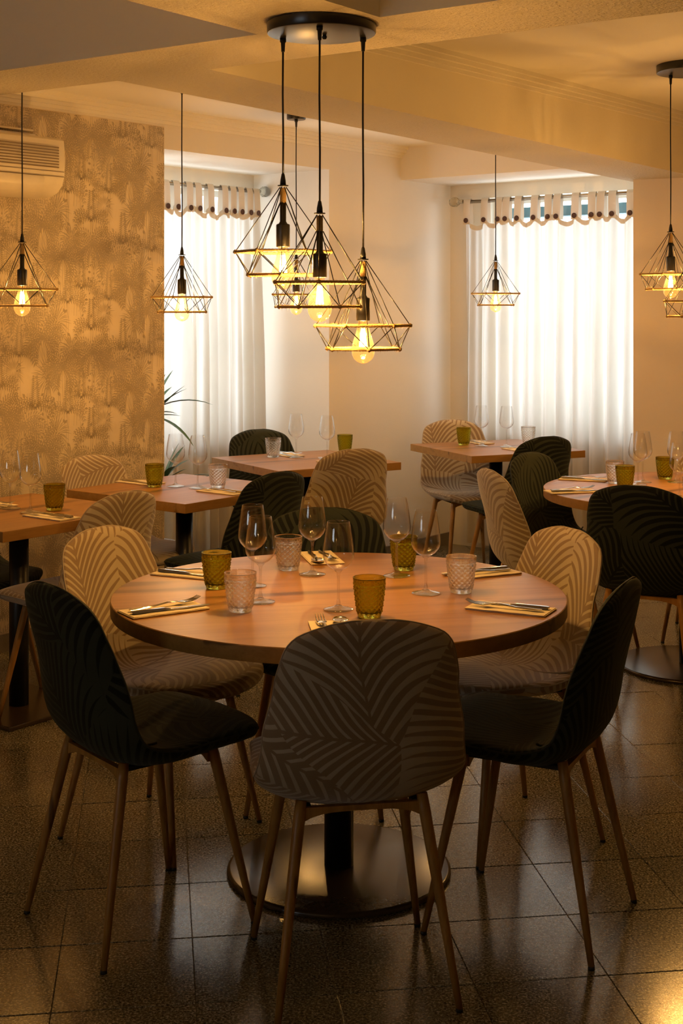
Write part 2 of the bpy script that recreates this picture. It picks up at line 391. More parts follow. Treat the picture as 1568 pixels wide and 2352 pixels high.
def palm(P, x, y, S, kind, rnd, mi):
    lay = .0019 + .00022 * rnd.random() + (.0003 if mi else 0)
    hgt = S * (1.5 + rnd.random() * .8); lean = rnd.uniform(-.05, .05); n = 7
    for i in range(n):                       # two thin lines and rings make the trunk
        u0, u1 = i / n, (i + 1) / n
        X = lambda u: x - lean * u * u; wv = .0045 + .004 * u1
        for sg in (-1, 1):
            P.poly([(X(u0) + sg * wv, y - hgt * u0), (X(u0) + sg * wv + .0014, y - hgt * u0), (X(u1) + sg * wv + .0014, y - hgt * u1), (X(u1) + sg * wv, y - hgt * u1)], mi, lay)
    if kind == 0:                            # feather palm with drooping fronds
        for k in range(11):
            a = pi / 2 + (k - 5) * .42 + rnd.uniform(-.08, .08); bend = -1.5 if a < pi / 2 else 1.5
            frond(P, x, y, a, S * rnd.uniform(.85, 1.1), bend * rnd.uniform(.8, 1.2), S * .20, mi, lay + .00002 * k, 10, .0032)
    elif kind == 1:                          # fan palm: spiky rosettes
        for k in range(34):
            a = k / 34 * 2 * pi + rnd.uniform(-.05, .05); L = S * rnd.uniform(.55, .8); b = a + .08
            P.poly([(x + cos(a) * .01, y + sin(a) * .01), (x + cos(a - .05) * L * .6, y + sin(a - .05) * L * .6), (x + cos(a) * L, y + sin(a) * L - .12 * L), (x + cos(a + .05) * L * .6, y + sin(a + .05) * L * .6)], mi, lay)
    elif kind == 2:                          # tall plume with arching arms
        for k in range(16):
            h = k / 16 * S * 1.1; L = S * .34 * (1 - .55 * k / 16)
            for sg in (-1, 1):
                a = pi / 2 - sg * .95
                P.poly([(x, y + h), (x + cos(a) * L * .5 + sg * .003, y + h + sin(a) * L * .5 - .003), (x + cos(a) * L, y + h + sin(a) * L * .55), (x + cos(a) * L * .5, y + h + sin(a) * L * .5 + .004)], mi, lay)
        for sg in (-1, 1):
            for k in range(3): frond(P, x, y, pi / 2 - sg * (.5 + .35 * k), S * 1.0, -sg * 1.9, S * .13, mi, lay, 9, .003)
    else:                                    # leafy undergrowth
        for k in range(13):
            cx, cy_ = x + rnd.gauss(0, S * .4), y - rnd.random() * S * 1.1; a = rnd.uniform(0, 2 * pi); L = rnd.uniform(.012, .026); w = L * .28
            P.poly([(cx, cy_), (cx + cos(a) * L * .5 - sin(a) * w, cy_ + sin(a) * L * .5 + cos(a) * w), (cx + cos(a) * L, cy_ + sin(a) * L), (cx + cos(a) * L * .5 + sin(a) * w, cy_ + sin(a) * L * .5 - cos(a) * w)], mi, lay)
motif = [(.06, .40, .115, 2, 1), (.19, .22, .13, 0, 0), (.33, .44, .125, 1, 0), (.45, .27, .12, 2, 0), (.30, .11, .12, 0, 1), (.47, .05, .10, 1, 1), (.10, .08, .12, 3, 1), (.40, .36, .10, 3, 1), (.22, .37, .10, 3, 0), (.02, .20, .10, 3, 1), (.14, .47, .09, 1, 0), (.50, .46, .1, 3, 0), (.26, .30, .12, 2, 1), (.38, .18, .11, 1, 0), (.07, .29, .12, 0, 1), (.17, .03, .11, 2, 0), (.36, .03, .11, 3, 0), (.27, .20, .10, 3, 1), (.51, .15, .10, 3, 1), (.42, .48, .12, 0, 1), (.00, .08, .11, 2, 0), (.12, .17, .10, 3, 0), (.31, .36, .10, 3, 1)]
P = Print()
for i in range(-6, 4):
    for j in range(0, 6):
        rnd = random.Random(5)
        for mx, my, S, kd, mi in motif:
            X, Yv = i * .53 + mx - .03, j * .51 + my - (.255 if i % 2 else 0)
            if X > NS0 + .2 or X < -3.2 or Yv > 2.6: rnd.random(); continue
            palm(P, X, Yv, S * 1.12, kd, random.Random(int(mx * 1000)), mi)
# clip to the sheet and lay on the wall
vs_, fs_, ms_ = [], [], []
for f, m in zip(P.f, P.m):
    pts = [P.v[i] for i in f]
    pts = [(min(x, NS0 - .002), min(max(y, .085), 2.417), l) for x, y, l in pts]
    k = len(vs_); ok = len({(round(a, 5), round(b, 5)) for a, b, _ in pts}) > 2
    if not ok: continue
    for x, y, l in pts: vs_.append(st3(x, TW + l, y))
    fs_.append(tuple(range(k, k + len(pts)))); ms_.append(m)
me = bpy.data.meshes.new('palm_print'); me.from_pydata(vs_, [], fs_); me.materials.append(M['print1']); me.materials.append(M['print2'])
me.polygons.foreach_set('material_index', ms_)
pr = bpy.data.objects.new('palm_print', me); C.objects.link(pr); pr.parent = paper; pr['kind'] = 'stuff'
# cornices on the left wall and beam
def cornice(name, s0, s1, t, dirn, z, label):
    bm = BM()
    for dz, d in ((0, .055), (-.018, .042), (-.034, .024), (-.05, .010)):
        a, b = sorted((t, t + dirn * d)); stprism(bm, s0, s1, a, b, z + dz - .018, z + dz)
    return struct(name, bm, 'ceil', label=label)
cornice('trim_1', -8, SW - .54, TW, 1, ZL, 'stepped plaster cornice above the wallpaper')
cornice('trim_2', 0, 3.8, -.55, 1, ZR, 'stepped plaster cornice on the long beam')
# window walls
def window_wall(name, along, fixed, a0, a1, o0, o1, zs, zt, out, label, mat='wall'):
    """wall with an opening; along='s' (plane t=fixed) or 't' (plane s=fixed); out=+-1 thickness direction"""
    bm = BM(); lo, hi = sorted((fixed, fixed + out * .22))
    def put(x0, x1, z0, z1):
        if along == 's': stprism(bm, x0, x1, lo, hi, z0, z1)
        else: stprism(bm, lo, hi, x0, x1, z0, z1)
    put(a0, o0, 0, 2.8); put(o1, a1, 0, 2.8); put(o0, o1, 0, zs); put(o0, o1, zt, 2.8)
    return struct(name, bm, mat, label=label)
TN = TW - .58
window_wall('wall_niche', 's', TN, NS0 - .1, NS1 + .1, 1.60, 2.80, .77, 2.21, -1, 'cream wall around the left window')
window_wall('wall_back', 't', SW, TW - .2, 6.2, -2.12, -.55, .77, 2.21, 1, 'cream wall around the right window')
def window(name, along, fixed, o0, o1, zs, zt, out, label):
    bm = BM(); d0 = fixed + out * .13; d1 = fixed + out * .18; lo, hi = sorted((d0, d1))
    def put(b, x0, x1, z0, z1, l=lo, h=hi):
        if along == 's': stprism(b, x0, x1, l, h, z0, z1)
        else: stprism(b, l, h, x0, x1, z0, z1)
    put(bm, o0, o0 + .05, zs, zt); put(bm, o1 - .05, o1, zs, zt); put(bm, o0 + .05, o1 - .05, zs, zs + .05); put(bm, o0 + .05, o1 - .05, zt - .035, zt)
    mid = (o0 + o1) / 2; put(bm, mid - .03, mid + .03, zs + .05, zt - .035)
    w = struct(name, bm, 'frame', label=label)
    for a, b in ((o0 + .05, mid - .03), (mid + .03, o1 - .05)):
        g = BM(); put(g, a, b, zs + .05, zt - .035, (lo + hi) / 2 - .002, (lo + hi) / 2 + .002); obj('pane', g, 'pane', w, False)
    g = BM(); l2, h2 = sorted((fixed - out * .03, fixed + out * .13)); put(g, o0, o1, zs - .03, zs + .002, l2, h2); obj('sill', g, 'frame', w, False)
window('window_1', 's', TN, 1.60, 2.80, .77, 2.21, -1, 'white framed window behind the left curtains')
window('window_2', 't', SW, -2.12, -.55, .77, 2.21, 1, 'white framed window behind the right curtains')
a = BM(); stprism(a, SW + .32, SW + .42, -2.3, -.4, 2.10, 2.165); tag(obj('teal_backdrop', a, 'backdrop', None, False), 'dark teal strip standing in for the view outside the right window', 'backdrop')  # thin teal stand-in for the unidentified view outside, leaves window light alone
# soffit block over the right window
bm = BM(); stprism(bm, SW - .54, SW + .02, TW - .02, -.95, 2.30, ZL + .2); struct('lintel_right', bm, 'wall', label='cream dropped soffit in front of the right window')
# pillar wall on the right
bm = BM(); stprism(bm, 3.79, SW + .05, -.93, 6, 0, ZR + .2); struct('wall_right_back', bm, 'wall2', label='ochre painted pillar wall right of the window')
baseboard('baseboard_pillar', st(3.79, -.93), st(3.79, 4), -E1)
# ceilings
bm = BM(); stprism(bm, -.2, SW + .3, TW - 1.0, -.8, ZL, ZL + .3); stprism(bm, -.2, SW + .3, -.8, 6, ZR, ZR + .3)
stprism(bm, -9, -.2, TW - .4, 6, 2.62, 2.9)
struct('ceiling', bm, 'ceil', label='painted ceiling bays between the beams')
def beam(name, s0, s1, t0, t1, label):
    bm = BM(); n = max(1, int(max(s1 - s0, t1 - t0) / .5))
    for i in range(n):
        if s1 - s0 > t1 - t0: a, b = s0 + (s1 - s0) * i / n, s0 + (s1 - s0) * (i + 1) / n; q = [st(a, t1), st(b, t1), st(b, t0), st(a, t0)]
        else: a, b = t0 + (t1 - t0) * i / n, t0 + (t1 - t0) * (i + 1) / n; q = [st(s0, b), st(s1, b), st(s1, a), st(s0, a)]
        prism(bm, q, zb, 2.7)
    for f in bm.faces: f.material_index = 0 if abs(f.normal.z) > .5 or True else 1
    bm.normal_update()
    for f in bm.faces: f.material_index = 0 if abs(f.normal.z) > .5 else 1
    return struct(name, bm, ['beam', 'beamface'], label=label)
beam('ceiling_beam', -.342, 0, TW, 5.5, 'rough cross beam carrying the three lamp fixture')
beam('ceiling_beam_long', 0, SW + .1, -.987, -.55, 'long smooth beam running to the window wall')
beam('ceiling_beam_near', -4, -.342, -.03, .40, 'rough beam towards the viewer')
# walls behind and beside the viewer
bm = BM(); stprism(bm, -7.2, -7.0, TW - .3, -1.2, 0, 2.9); stprism(bm, -7.2, -7.0, .6, 6, 0, 2.9); stprism(bm, -7.2, -7.0, -1.2, .6, 0, 1.5); stprism(bm, -7.2, -7.0, -1.2, .6, 2.0, 2.9)  # unglazed opening added out of view so sky light reaches the near end
struct('wall_behind', bm, 'room', label='wall behind the viewer with an opening added for light')
bm = BM(); stprism(bm, -7.2, SW + .3, 5.0, 5.2, 0, 2.9); struct('wall_right', bm, 'room', label='right side wall')
# ------------------------------------------------------------------ curtains
def curtain(name, along, fixed, x0, x1, ztop, zbot, folds, tabs, label, out, flare=0.0, zr=2.19, ph=0.0):
    """hangs in plane t=fixed (along s) or s=fixed (along t); tabs: positions of the tabs"""
    base = (st3(x0, fixed, 0) if along == 's' else st3(fixed, x0, 0))
    t = thing(name, label, 'curtain', base, 0)
    bx, by, _ = base
    def P3(x, d, z):
        X, Y, Z = st3(x, fixed + d, z) if along == 's' else st3(fixed + d, x, z); return (X - bx, Y - by, Z)
    bm = BM(); nx, nz = 200, 26; uvl = bm.loops.layers.uv.new('UVMap'); g = []; rnd = random.Random(31 + folds * 7 + len(tabs))
    kph = [rnd.uniform(0, 6.28) for _ in range(6)]
    for j in range(nz + 1):
        row = []; w = j / nz
        for i in range(nx + 1):
            u = i / nx; sag = 0
            x = x0 + (x1 - x0) * u
            for a, b in zip(tabs, tabs[1:]):
                if a <= x <= b: k = (x - a) / (b - a); sag = 4 * k * (1 - k) * min(.055, (b - a) * .38)
            z1 = ztop - sag * (1 - w) ** 3
            z = z1 + (zbot - z1) * w
            amp = .012 + .016 * min(1, w * 2.5)
            d = amp * (sin(u * folds * 2 * pi + kph[0] + .25 * sin(w * 3 + kph[1])) + .45 * sin(u * folds * 4.6 * pi + kph[2] + w) + .35 * sin(u * folds * .8 * pi + kph[3]))
            xx = x + flare * w * u * u + .012 * w * sin(u * folds * 2 * pi + kph[4])
            row.append((bm.verts.new(P3(xx, d, z)), (u * (x1 - x0), z)))
        g.append(row)
    off_ = Vector((*(E2 if along == 's' else -E1), 0)) * .003
    g_top = [(g[0][i][0].co + off_ + Vector((0, 0, .002)), g[1][i][0].co.lerp(g[0][i][0].co, .62) + off_) for i in range(nx + 1)]
    for j in range(nz):
        for i in range(nx):
            q = [g[j][i], g[j][i + 1], g[j + 1][i + 1], g[j + 1][i]]; f = bm.faces.new([v for v, _ in q])
            for lp, (_, uv) in zip(f.loops, q): lp[uvl].uv = uv
    obj('panel', bm, 'curtain', t)
    hb = BM(); hr = []
    for i in range(0, nx + 1):
        a_, b_ = g_top[i]; hr.append((hb.verts.new(a_), hb.verts.new(b_)))
    for a_, b_ in zip(hr, hr[1:]): hb.faces.new((a_[0], b_[0], b_[1], a_[1]))
    obj('hem', hb, 'tabcloth', t)
    for x in tabs:
        tb = BM(); uvl = tb.loops.layers.uv.new('UVMap'); w = .025; tl = rnd.uniform(-.004, .004)
        loopz = [(ztop - .035, -.022 * out), (ztop + .02, -.02 * out), (zr - .01, -.016 * out), (zr + .012, -.008 * out), (zr + .015, .004 * out), (zr - .01, .014 * out), (ztop + .01, .02 * out), (ztop - .03, .02 * out)]
        rows = [[tb.verts.new(P3(x + s_ * w + tl * (zz - ztop) * 8, dd, zz)) for s_ in (-1, 0, 1)] for zz, dd in loopz]
        for a, b in zip(rows, rows[1:]):
            for k in range(2): tb.faces.new((a[k], a[k + 1], b[k + 1], b[k]))
        ob = obj('tab', tb, 'tabcloth', t)
        bb = BM(); lathe(bb, [(0, -.003), (.012, -.003), (.016, 0), (.016, .003), (.012, .0045), (.008, .003), (0, .003)], 16)
        bo = obj('button', bb, 'button', ob); X, Y, Z = P3(x, -.027 * out, ztop - .012)
        bo.location = (X, Y, Z); d3 = (Vector((*E2, 0)) if along == 's' else Vector((*(-E1), 0)))
        bo.rotation_euler = d3.to_track_quat('Z', 'Y').to_euler()
    return t
def tpos(pxx, s):                      # t on plane s for an image column
    k = (pxx - 784) / F; A = .6225 * s; B = 4.107 + .7826 * s; return (k * B - A) / (.7826 + .6225 * k)
def spos(pxx, t):
    k = (pxx - 784) / F; A = .7826 * t; B = 4.107 - .6225 * t; return (k * B - A) / (.6225 - .7826 * k)
S2 = SW - .125; T1 = TW - .47; ZR_ = 2.185
tabs2a = [tpos(p, S2) for p in (1075, 1115, 1147, 1164, 1191, 1229, 1262)]; tabs2b = [tpos(p, S2) for p in (1281, 1323, 1362, 1381, 1409, 1451, 1490, 1540)]
curtain('curtain', 't', S2, tabs2a[0] - .02, tpos(1271, S2), 2.075, .05, 6, tabs2a, 'cream tab-top curtain left panel of the right window', 1, 0, ZR_)
curtain('curtain', 't', S2, tpos(1276, S2), tabs2b[-1] + .03, 2.075, .05, 7, tabs2b, 'cream tab-top curtain right panel, half hidden by the ochre pillar', 1, 0, ZR_)
tabs1 = [spos(p, T1) for p in (378, 402, 431)]; tabs1b = [spos(p, T1) for p in (452, 480, 512, 531, 549, 569, 586)]
curtain('curtain', 's', T1, 1.60, spos(437, T1), 2.085, .05, 3, tabs1, 'cream tab-top curtain nearest the wallpaper edge, left window', -1, 0, 2.205)
curtain('curtain', 's', T1, spos(439, T1), spos(592, T1), 2.085, .05, 6, tabs1b, 'cream tab-top curtain at the far side of the left window, hem flaring', -1, .05, 2.205)
def rod(name, a, b, z, label, ends):
    t = thing(name, label, 'curtain rod', (*((Vector(a) + Vector(b)) / 2), z)); m = (Vector(a) + Vector(b)) / 2
    A = Vector((a[0] - m.x, a[1] - m.y, 0)); B = Vector((b[0] - m.x, b[1] - m.y, 0))
    bm = BM(); tube(bm, [A, B], .007, 10); tube(bm, [A + Vector((0, 0, -.012)), B + Vector((0, 0, -.012))], .003, 6); obj('pole', bm, 'brass', t)
    for e, d in ((A, (A - B).normalized()), (B, (B - A).normalized()))[ends[0]:ends[1]]:
        bm = BM(); lathe(bm, [(0, -.005), (.012, -.004), (.014, .01), (.009, .018), (.022, .03), (.032, .05), (.033, .065), (.024, .088), (.008, .1), (0, .102)], 10)
        o = obj('finial', bm, 'acrylic', t, False); o.location = e; o.rotation_euler = d.to_track_quat('Z', 'Y').to_euler()
rod('curtain_rod', st(S2, tpos(1062, S2)), st(S2, -.6), ZR_, 'brass curtain rod with glass finial over the right window', (0, 1))
rod('curtain_rod', st(spos(598, T1) - 1.2, T1), st(spos(592, T1), T1), 2.205, 'brass curtain rod with glass finial over the left window', (1, 2))
# ------------------------------------------------------------------ air conditioner
def ac():
    t = thing('air_conditioner', 'cream wall mounted air conditioner on the palm wallpaper', 'air conditioner', st3(-.25, TW, 2.14)); ox, oy, oz = t.location
    s1 = SW - 3.344; s0 = s1 - .95
    prof = [(0.003, 2.27), (.17, 2.27), (.192, 2.258), (.198, 2.22), (.2, 2.16), (.196, 2.10), (.182, 2.06), (.15, 2.03), (.11, 2.015), (.003, 2.01)]
    bm = BM(); A = []; B = []
    for k, (d, z) in enumerate(prof):
        A.append(bm.verts.new(Vector(st3(s0, TW + d, z)) - Vector((ox, oy, oz)))); B.append(bm.verts.new(Vector(st3(s1, TW + d, z)) - Vector((ox, oy, oz))))
    for k in range(len(prof) - 1): bm.faces.new((A[k], B[k], B[k + 1], A[k + 1]))
    bm.faces.new(A); bm.faces.new(B[::-1]); bm.faces.new((A[0], A[-1], B[-1], B[0])); bmesh.ops.recalc_face_normals(bm, faces=bm.faces)
    sharp(obj('housing', bm, 'plastic', t), 35)
    def strip(nm, a, b, z0, z1, d, m, dd=.004):
        bm = BM(); stprism(bm, a, b, TW + d, TW + d + dd, z0, z1); bmesh.ops.translate(bm, verts=bm.verts, vec=-Vector((ox, oy, oz))); return obj(nm, bm, m, t, False)
    for k in range(8): z = 2.135 + k * .0125; strip('slat', s0 + .03, s1 - .035, z, z + .0045, .1985, 'slit')
    for z in (2.118, 2.096): strip('joint_line', s0, s1 - .004, z, z + .002, .1965, 'slit')
    f = BM(); pr2 = [(.198, 2.094), (.203, 2.07), (.19, 2.048), (.165, 2.026), (.15, 2.022)]
    a = [f.verts.new(Vector(st3(s0 + .02, TW + d + .003, z)) - Vector((ox, oy, oz))) for d, z in pr2]; b = [f.verts.new(Vector(st3(s1 - .12, TW + d + .003, z)) - Vector((ox, oy, oz))) for d, z in pr2]
    for k in range(4): f.faces.new((a[k], b[k], b[k + 1], a[k + 1]))
    obj('flap', f, 'plastic', t)
    strip('mounting_rail', s0, s1 - .02, 2.285, 2.30, 0.002, 'plastic', .02); strip('mounting_rail', s0, s1 - .04, 2.31, 2.318, 0.002, 'plastic', .03)
ac()
# ------------------------------------------------------------------ chairs
PROF = [(.282, .440), (.262, .460), (.20, .470), (.11, .464), (.03, .456), (-.04, .452), (-.10, .458), (-.150, .488), (-.180, .545), (-.20, .63), (-.222, .73), (-.238, .82), (-.243, .862)]
NA, NC = 64, 40
def shell_data():
    cl = catmull([(0, y, z) for y, z in PROF], NA * 4)
    L = [0]
    for a, b in zip(cl, cl[1:]): L.append(L[-1] + (b - a).length)
    T = L[-1]
    def at(a):
        for i in range(1, len(L)):
            if L[i] >= a: k = (a - L[i - 1]) / max(1e-9, L[i] - L[i - 1]); p = cl[i - 1].lerp(cl[i], k); d = (cl[i] - cl[i - 1]).normalized(); return p, Vector((0, -d.z, d.y)) * -1
        d = (cl[-1] - cl[-2]).normalized(); return cl[-1], Vector((0, d.z, -d.y))
    return at, T
AT, TL = shell_data()
def shell_pt(a, c, off):
    """a = arc length from the seat front, c = -1..1 across, off = -1..1 through the padding"""
    p, n = AT(a)
    if n.z < 0 and a < TL * .3: n = -n
    W_ = lerp_tab([(0, .195), (.12, .215), (.28, .228), (.42, .236), (.55, .224), (.68, .202), (.80, .182), (TL, .162)], a)
    r0, r1 = .13, .085
    e = 1.0
    if a < r0: e = (1 - (1 - a / r0) ** 2.3) ** (1 / 2.3)
    if a > TL - r1: e = (1 - (1 - (TL - a) / r1) ** 2.3) ** (1 / 2.3)
    e = max(e, .002)
    th = .019 * min(1, max(.05, (min(a, TL - a) / .028)) ** .5)
    if off < 0: th *= lerp_tab([(0, 1.25), (.06, 2.1), (.34, 2.0), (.46, 1.3), (.6, 1.0), (TL, 1.0)], a)
    k = lerp_tab([(0, -.004), (.1, .010), (.28, .022), (.40, .038), (.6, .046), (TL, .016)], a)
    x = W_ * e * c
    v = Vector((x, p.y, p.z)) + n * (k * (abs(x) / W_) ** 2.2 + th * off)
    return v
def shell_mesh():
    bm = BM(); uvl = bm.loops.layers.uv.new('UVMap'); rows = []
    As = [TL * (.5 - .5 * cos(pi * j / NA)) * .35 + TL * j / NA * .65 for j in range(NA + 1)]
    As[0] = .0004; As[-1] = TL - .0004
    for a in As:
        row = []
        for i in range(NC):
            f = 2 * pi * i / NC; cx, sy = cos(f), sin(f)
            c = math.copysign(abs(cx) ** .62, cx); o = math.copysign(abs(sy) ** .8, sy)
            v = shell_pt(a, c, o); row.append((bm.verts.new(v), v.x, a + (0 if i <= NC // 2 else .0)))
        rows.append(row)
    for A, B in zip(rows, rows[1:]):
        for i in range(NC):
            j = (i + 1) % NC; q = [A[i], A[j], B[j], B[i]]; f = bm.faces.new([x[0] for x in q])
            back = (i + .5) > NC / 2
            for lp, x in zip(f.loops, q): lp[uvl].uv = (x[1] + (2.3 if back else 0), x[2] + (1.1 if back else 0))
    bm.faces.new([x[0] for x in rows[0]][::-1]); bm.faces.new([x[0] for x in rows[-1]])
    bmesh.ops.recalc_face_normals(bm, faces=bm.faces)
    me = bpy.data.meshes.new('shell'); bm.to_mesh(me); bm.free()
    for p in me.polygons: p.use_smooth = True
    return me
SH = shell_mesh()
def piping_bm():
    bm = BM(); n = 60; pts = []
    As = [.0015 + (TL - .003) * (.5 - .5 * cos(pi * j / n)) for j in range(n + 1)]
    pts = [shell_pt(a, 1.0, 0) for a in As] + [shell_pt(a, -1.0, 0) for a in As[::-1]]
    tube(bm, pts, .0026, 5, closed=True); return bm
def seam_bm():
    bm = BM(); pts = []
    for i in range(25):
        c = -1 + 2 * i / 24; pts.append(shell_pt(.40 - .05 * (1 - c * c), c * .97, .93))
    tube(bm, pts, .0032, 6); return bm
PIP = None
def tolegs(sx, sy, front):
    top = Vector((sx * .135, sy * (.125 if front else .120), .446)); foot = Vector((sx * (.202 if front else .198), sy * .2075, .006)); return top, foot
def make_chair(matkey, seamkey, label):
    t = thing('dining_chair', label, 'chair')
    me = SH.copy(); me.name = 'shell'; me.materials.append(M[matkey])
    obj('shell', me, None, t)
    obj('piping', piping_bm(), seamkey, t); obj('seam', seam_bm(), seamkey, t)
    for sx in (-1, 1):
        for sy in (-1, 1):
            a, b = tolegs(sx, sy, sy > 0); bm = BM()
            tube(bm, [a, a.lerp(b, .08), a.lerp(b, .35), a.lerp(b, .7), b], [.0125, .0135, .0125, .010, .0078], 12)
            lg = obj('leg', bm, 'leg', t)
            bm = BM(); tube(bm, [b + Vector((0, 0, .002)), b - Vector((0, 0, .006))], [.0080, .0082], 12); obj('foot_cap', bm, 'rubber', lg)
    for sy in (-1, 1):                       # shaped wooden rails under the seat joining each pair of legs
        bm = BM(); n = 12; top = []; bot = []
        for i in range(n + 1):
            u = -1 + 2 * i / n; x = u * .135; zt_ = .432
            top.append((x, zt_)); bot.append((x, zt_ - .012 - .020 * abs(u) ** 4))
        for yy in (-1, 1):
            pass
        y0 = sy * .122
        v = [[bm.verts.new((x, y0 + d, z)) for x, z in lst] for d in (-.008, .008) for lst in (top, bot)]
        for i in range(n):
            for A, B in ((v[0], v[1]), (v[1], v[3]), (v[3], v[2]), (v[2], v[0])): bm.faces.new((A[i], A[i + 1], B[i + 1], B[i]))
        bm.faces.new([v[0][0], v[1][0], v[3][0], v[2][0]]); bm.faces.new([v[0][-1], v[2][-1], v[3][-1], v[1][-1]])
        bmesh.ops.recalc_face_normals(bm, faces=bm.faces); obj('seat_rail', bm, 'leg', t, False)
    for sx in (-1, 1):
        bm = BM(); box(bm, sx * .125 - .012, sx * .125 + .012, -.12, .12, .424, .434); obj('side_rail', bm, 'rubber', t, False)
    return t
PROTO = {}
for k, sm in (('light', 'seam_l'), ('light2', 'seam_l'), ('dark', 'seam_d'), ('dark2', 'seam_d')): PROTO[k] = [make_chair(k, sm, ''), False]
def chair(kind, x, y, deg, label, group=None):
    p = PROTO[kind]
    if not p[1]: o = p[0]; p[1] = True
    else: o = copy_tree(p[0])
    o.location = (x, y, 0); o.rotation_euler = (0, 0, R(deg - 90)); o['label'] = label
    if group: o['group'] = group
    return o
def chair_bt(kind, x, y, deg, label, group=None):      # from the place of the top of its back
    return chair(kind, x + .242 * cos(R(deg)), y + .242 * sin(R(deg)), deg, label, group)
G1 = 'chairs around the front round table'; G2 = 'chairs at the square tables'; G3 = 'chairs around the round table by the pillar'
chair('light', .024, 3.127, 100, 'taupe palm-patterned chair in front of the round table, back to the viewer', G1)
chair('dark', -.504, 3.411, 38.5, 'dark green velvet chair at the front left of the front round table', G1)
chair('dark2', .4745, 3.414, 154, 'dark green velvet chair at the front right of the front round table', G1)
chair('light2', -.525, 3.981, -31.5, 'taupe palm-patterned chair tucked at the left rear of the front round table', G1)
chair('light2', .470, 3.981, 206, 'taupe palm-patterned chair tucked at the right rear of the front round table', G1)
chair('dark', -.069, 4.27, -94, 'dark green velvet chair behind the front round table, facing the viewer', G1)
chair_bt('light', -1.13, 6.10, -37, 'pale palm-patterned chair against the wallpaper behind the second square table', G2)
chair_bt('dark2', -.25, 5.48, 140, 'dark green chair right of the square table near the wallpaper edge', G2)
chair_bt('light', -.77, 4.90, 145, 'taupe palm-patterned chair between the two square tables by the wallpaper', G2)
chair_bt('dark', -1.665, 5.54, -38, 'dark green chair at the left edge behind the leftmost square table', G2)
chair_bt('dark', -.455, 7.39, -57, 'dark green chair in front of the left window curtain', G2)
chair_bt('light2', .063, 6.37, 118, 'taupe palm-patterned chair at the square table before the cream wall, back to the viewer', G2)
chair_bt('light2', .64, 8.02, -72, 'pale taupe chair in the far corner between wall and right curtain', G2)
chair_bt('dark2', 1.05, 6.98, 122, 'dark green chair before the right window curtain, back to the viewer', G2)
chair_bt('light', .60, 5.58, 15, 'taupe chair seen side-on left of the round table by the pillar', G3)
chair_bt('dark', .845, 6.22, -40, 'dark green chair at the far left of the round table by the pillar', G3)
chair_bt('dark2', 1.09, 5.06, 64, 'large black-green chair in front of the round table by the pillar', G3)
chair('light', 1.72, 6.32, -112, 'pale taupe chair mostly hidden behind the round table by the pillar', G3)
# ------------------------------------------------------------------ tables
def round_table(x, y, rz, label, r=.61):
    t = thing('round_table', label, 'table', (x, y, 0), rz, 'round oak-topped tables')
    bm = BM(); lathe(bm, [(0, .712), (r - .001, .712), (r, .714), (r, .748), (r - .002, .75), (0, .75)], 128)
    for f in bm.faces: f.material_index = 1 if all(v.co.xy.length > r - .003 for v in f.verts) else 0
    sharp(obj('tabletop', bm, ['top', 'edge'], t), 30)
    bm = BM(); lathe(bm, [(0, .70), (.13, .70), (.135, .704), (.135, .711), (0, .711)], 32); obj('mounting_plate', bm, 'black', t, False)
    bm = BM(); lathe(bm, [(.0395, .016), (.0395, .70)], 40); obj('column', bm, 'black', t)
    bm = BM(); lathe(bm, [(.296, 0), (.302, .003), (.302, .009), (.298, .0145), (.292, .016), (.05, .0165)], 96); sharp(obj('base_plate', bm, 'base', t), 50)
    return t
def square_table(x, y, deg, label, h=.35):
    t = thing('square_table', label, 'table', (x, y, 0), R(deg), 'square oak-topped tables')
    bm = boxbm(-h, h, -h, h, .712, .75, bev=.0012, seg=1)
    bm.normal_update()
    for f in bm.faces: f.material_index = 0 if abs(f.normal.z) > .8 else 1
    obj('tabletop', bm, ['top', 'edge'], t, False)
    for sx, sy in ((1, 0), (0, 1)):
        bm = BM(); box(bm, -.16 if sx else -.02, .16 if sx else .02, -.16 if sy else -.02, .16 if sy else .02, .70 - .006 * sy, .712 - .006 * sy); obj('bracket_arm', bm, 'black', t, False)
    bm = BM(); lathe(bm, [(.0365, .016), (.0365, .70)], 36); obj('column', bm, 'black', t)
    obj('base_plate', boxbm(-.21, .21, -.21, .21, 0, .016, bev=.004), 'base', t, False)
    return t
round_table(-.007, 3.70, R(12), 'large round oak-topped table in the foreground')
round_table(1.472, 5.80, R(40), 'round oak-topped table by the ochre pillar at the right edge')
TBL = {'T1': (-1.223, 5.19, 52), 'T2': (-.672, 5.85, 52), 'T3': (-.185, 6.92, 32), 'T4': (.851, 7.545, 24)}
square_table(*TBL['T1'], 'square oak-topped table at the left edge')
square_table(*TBL['T2'], 'square oak-topped table at the end of the wallpaper')
square_table(*TBL['T3'], 'square oak-topped table in front of the cream wall')
square_table(*TBL['T4'], 'square oak-topped table in the far corner by the right curtains')
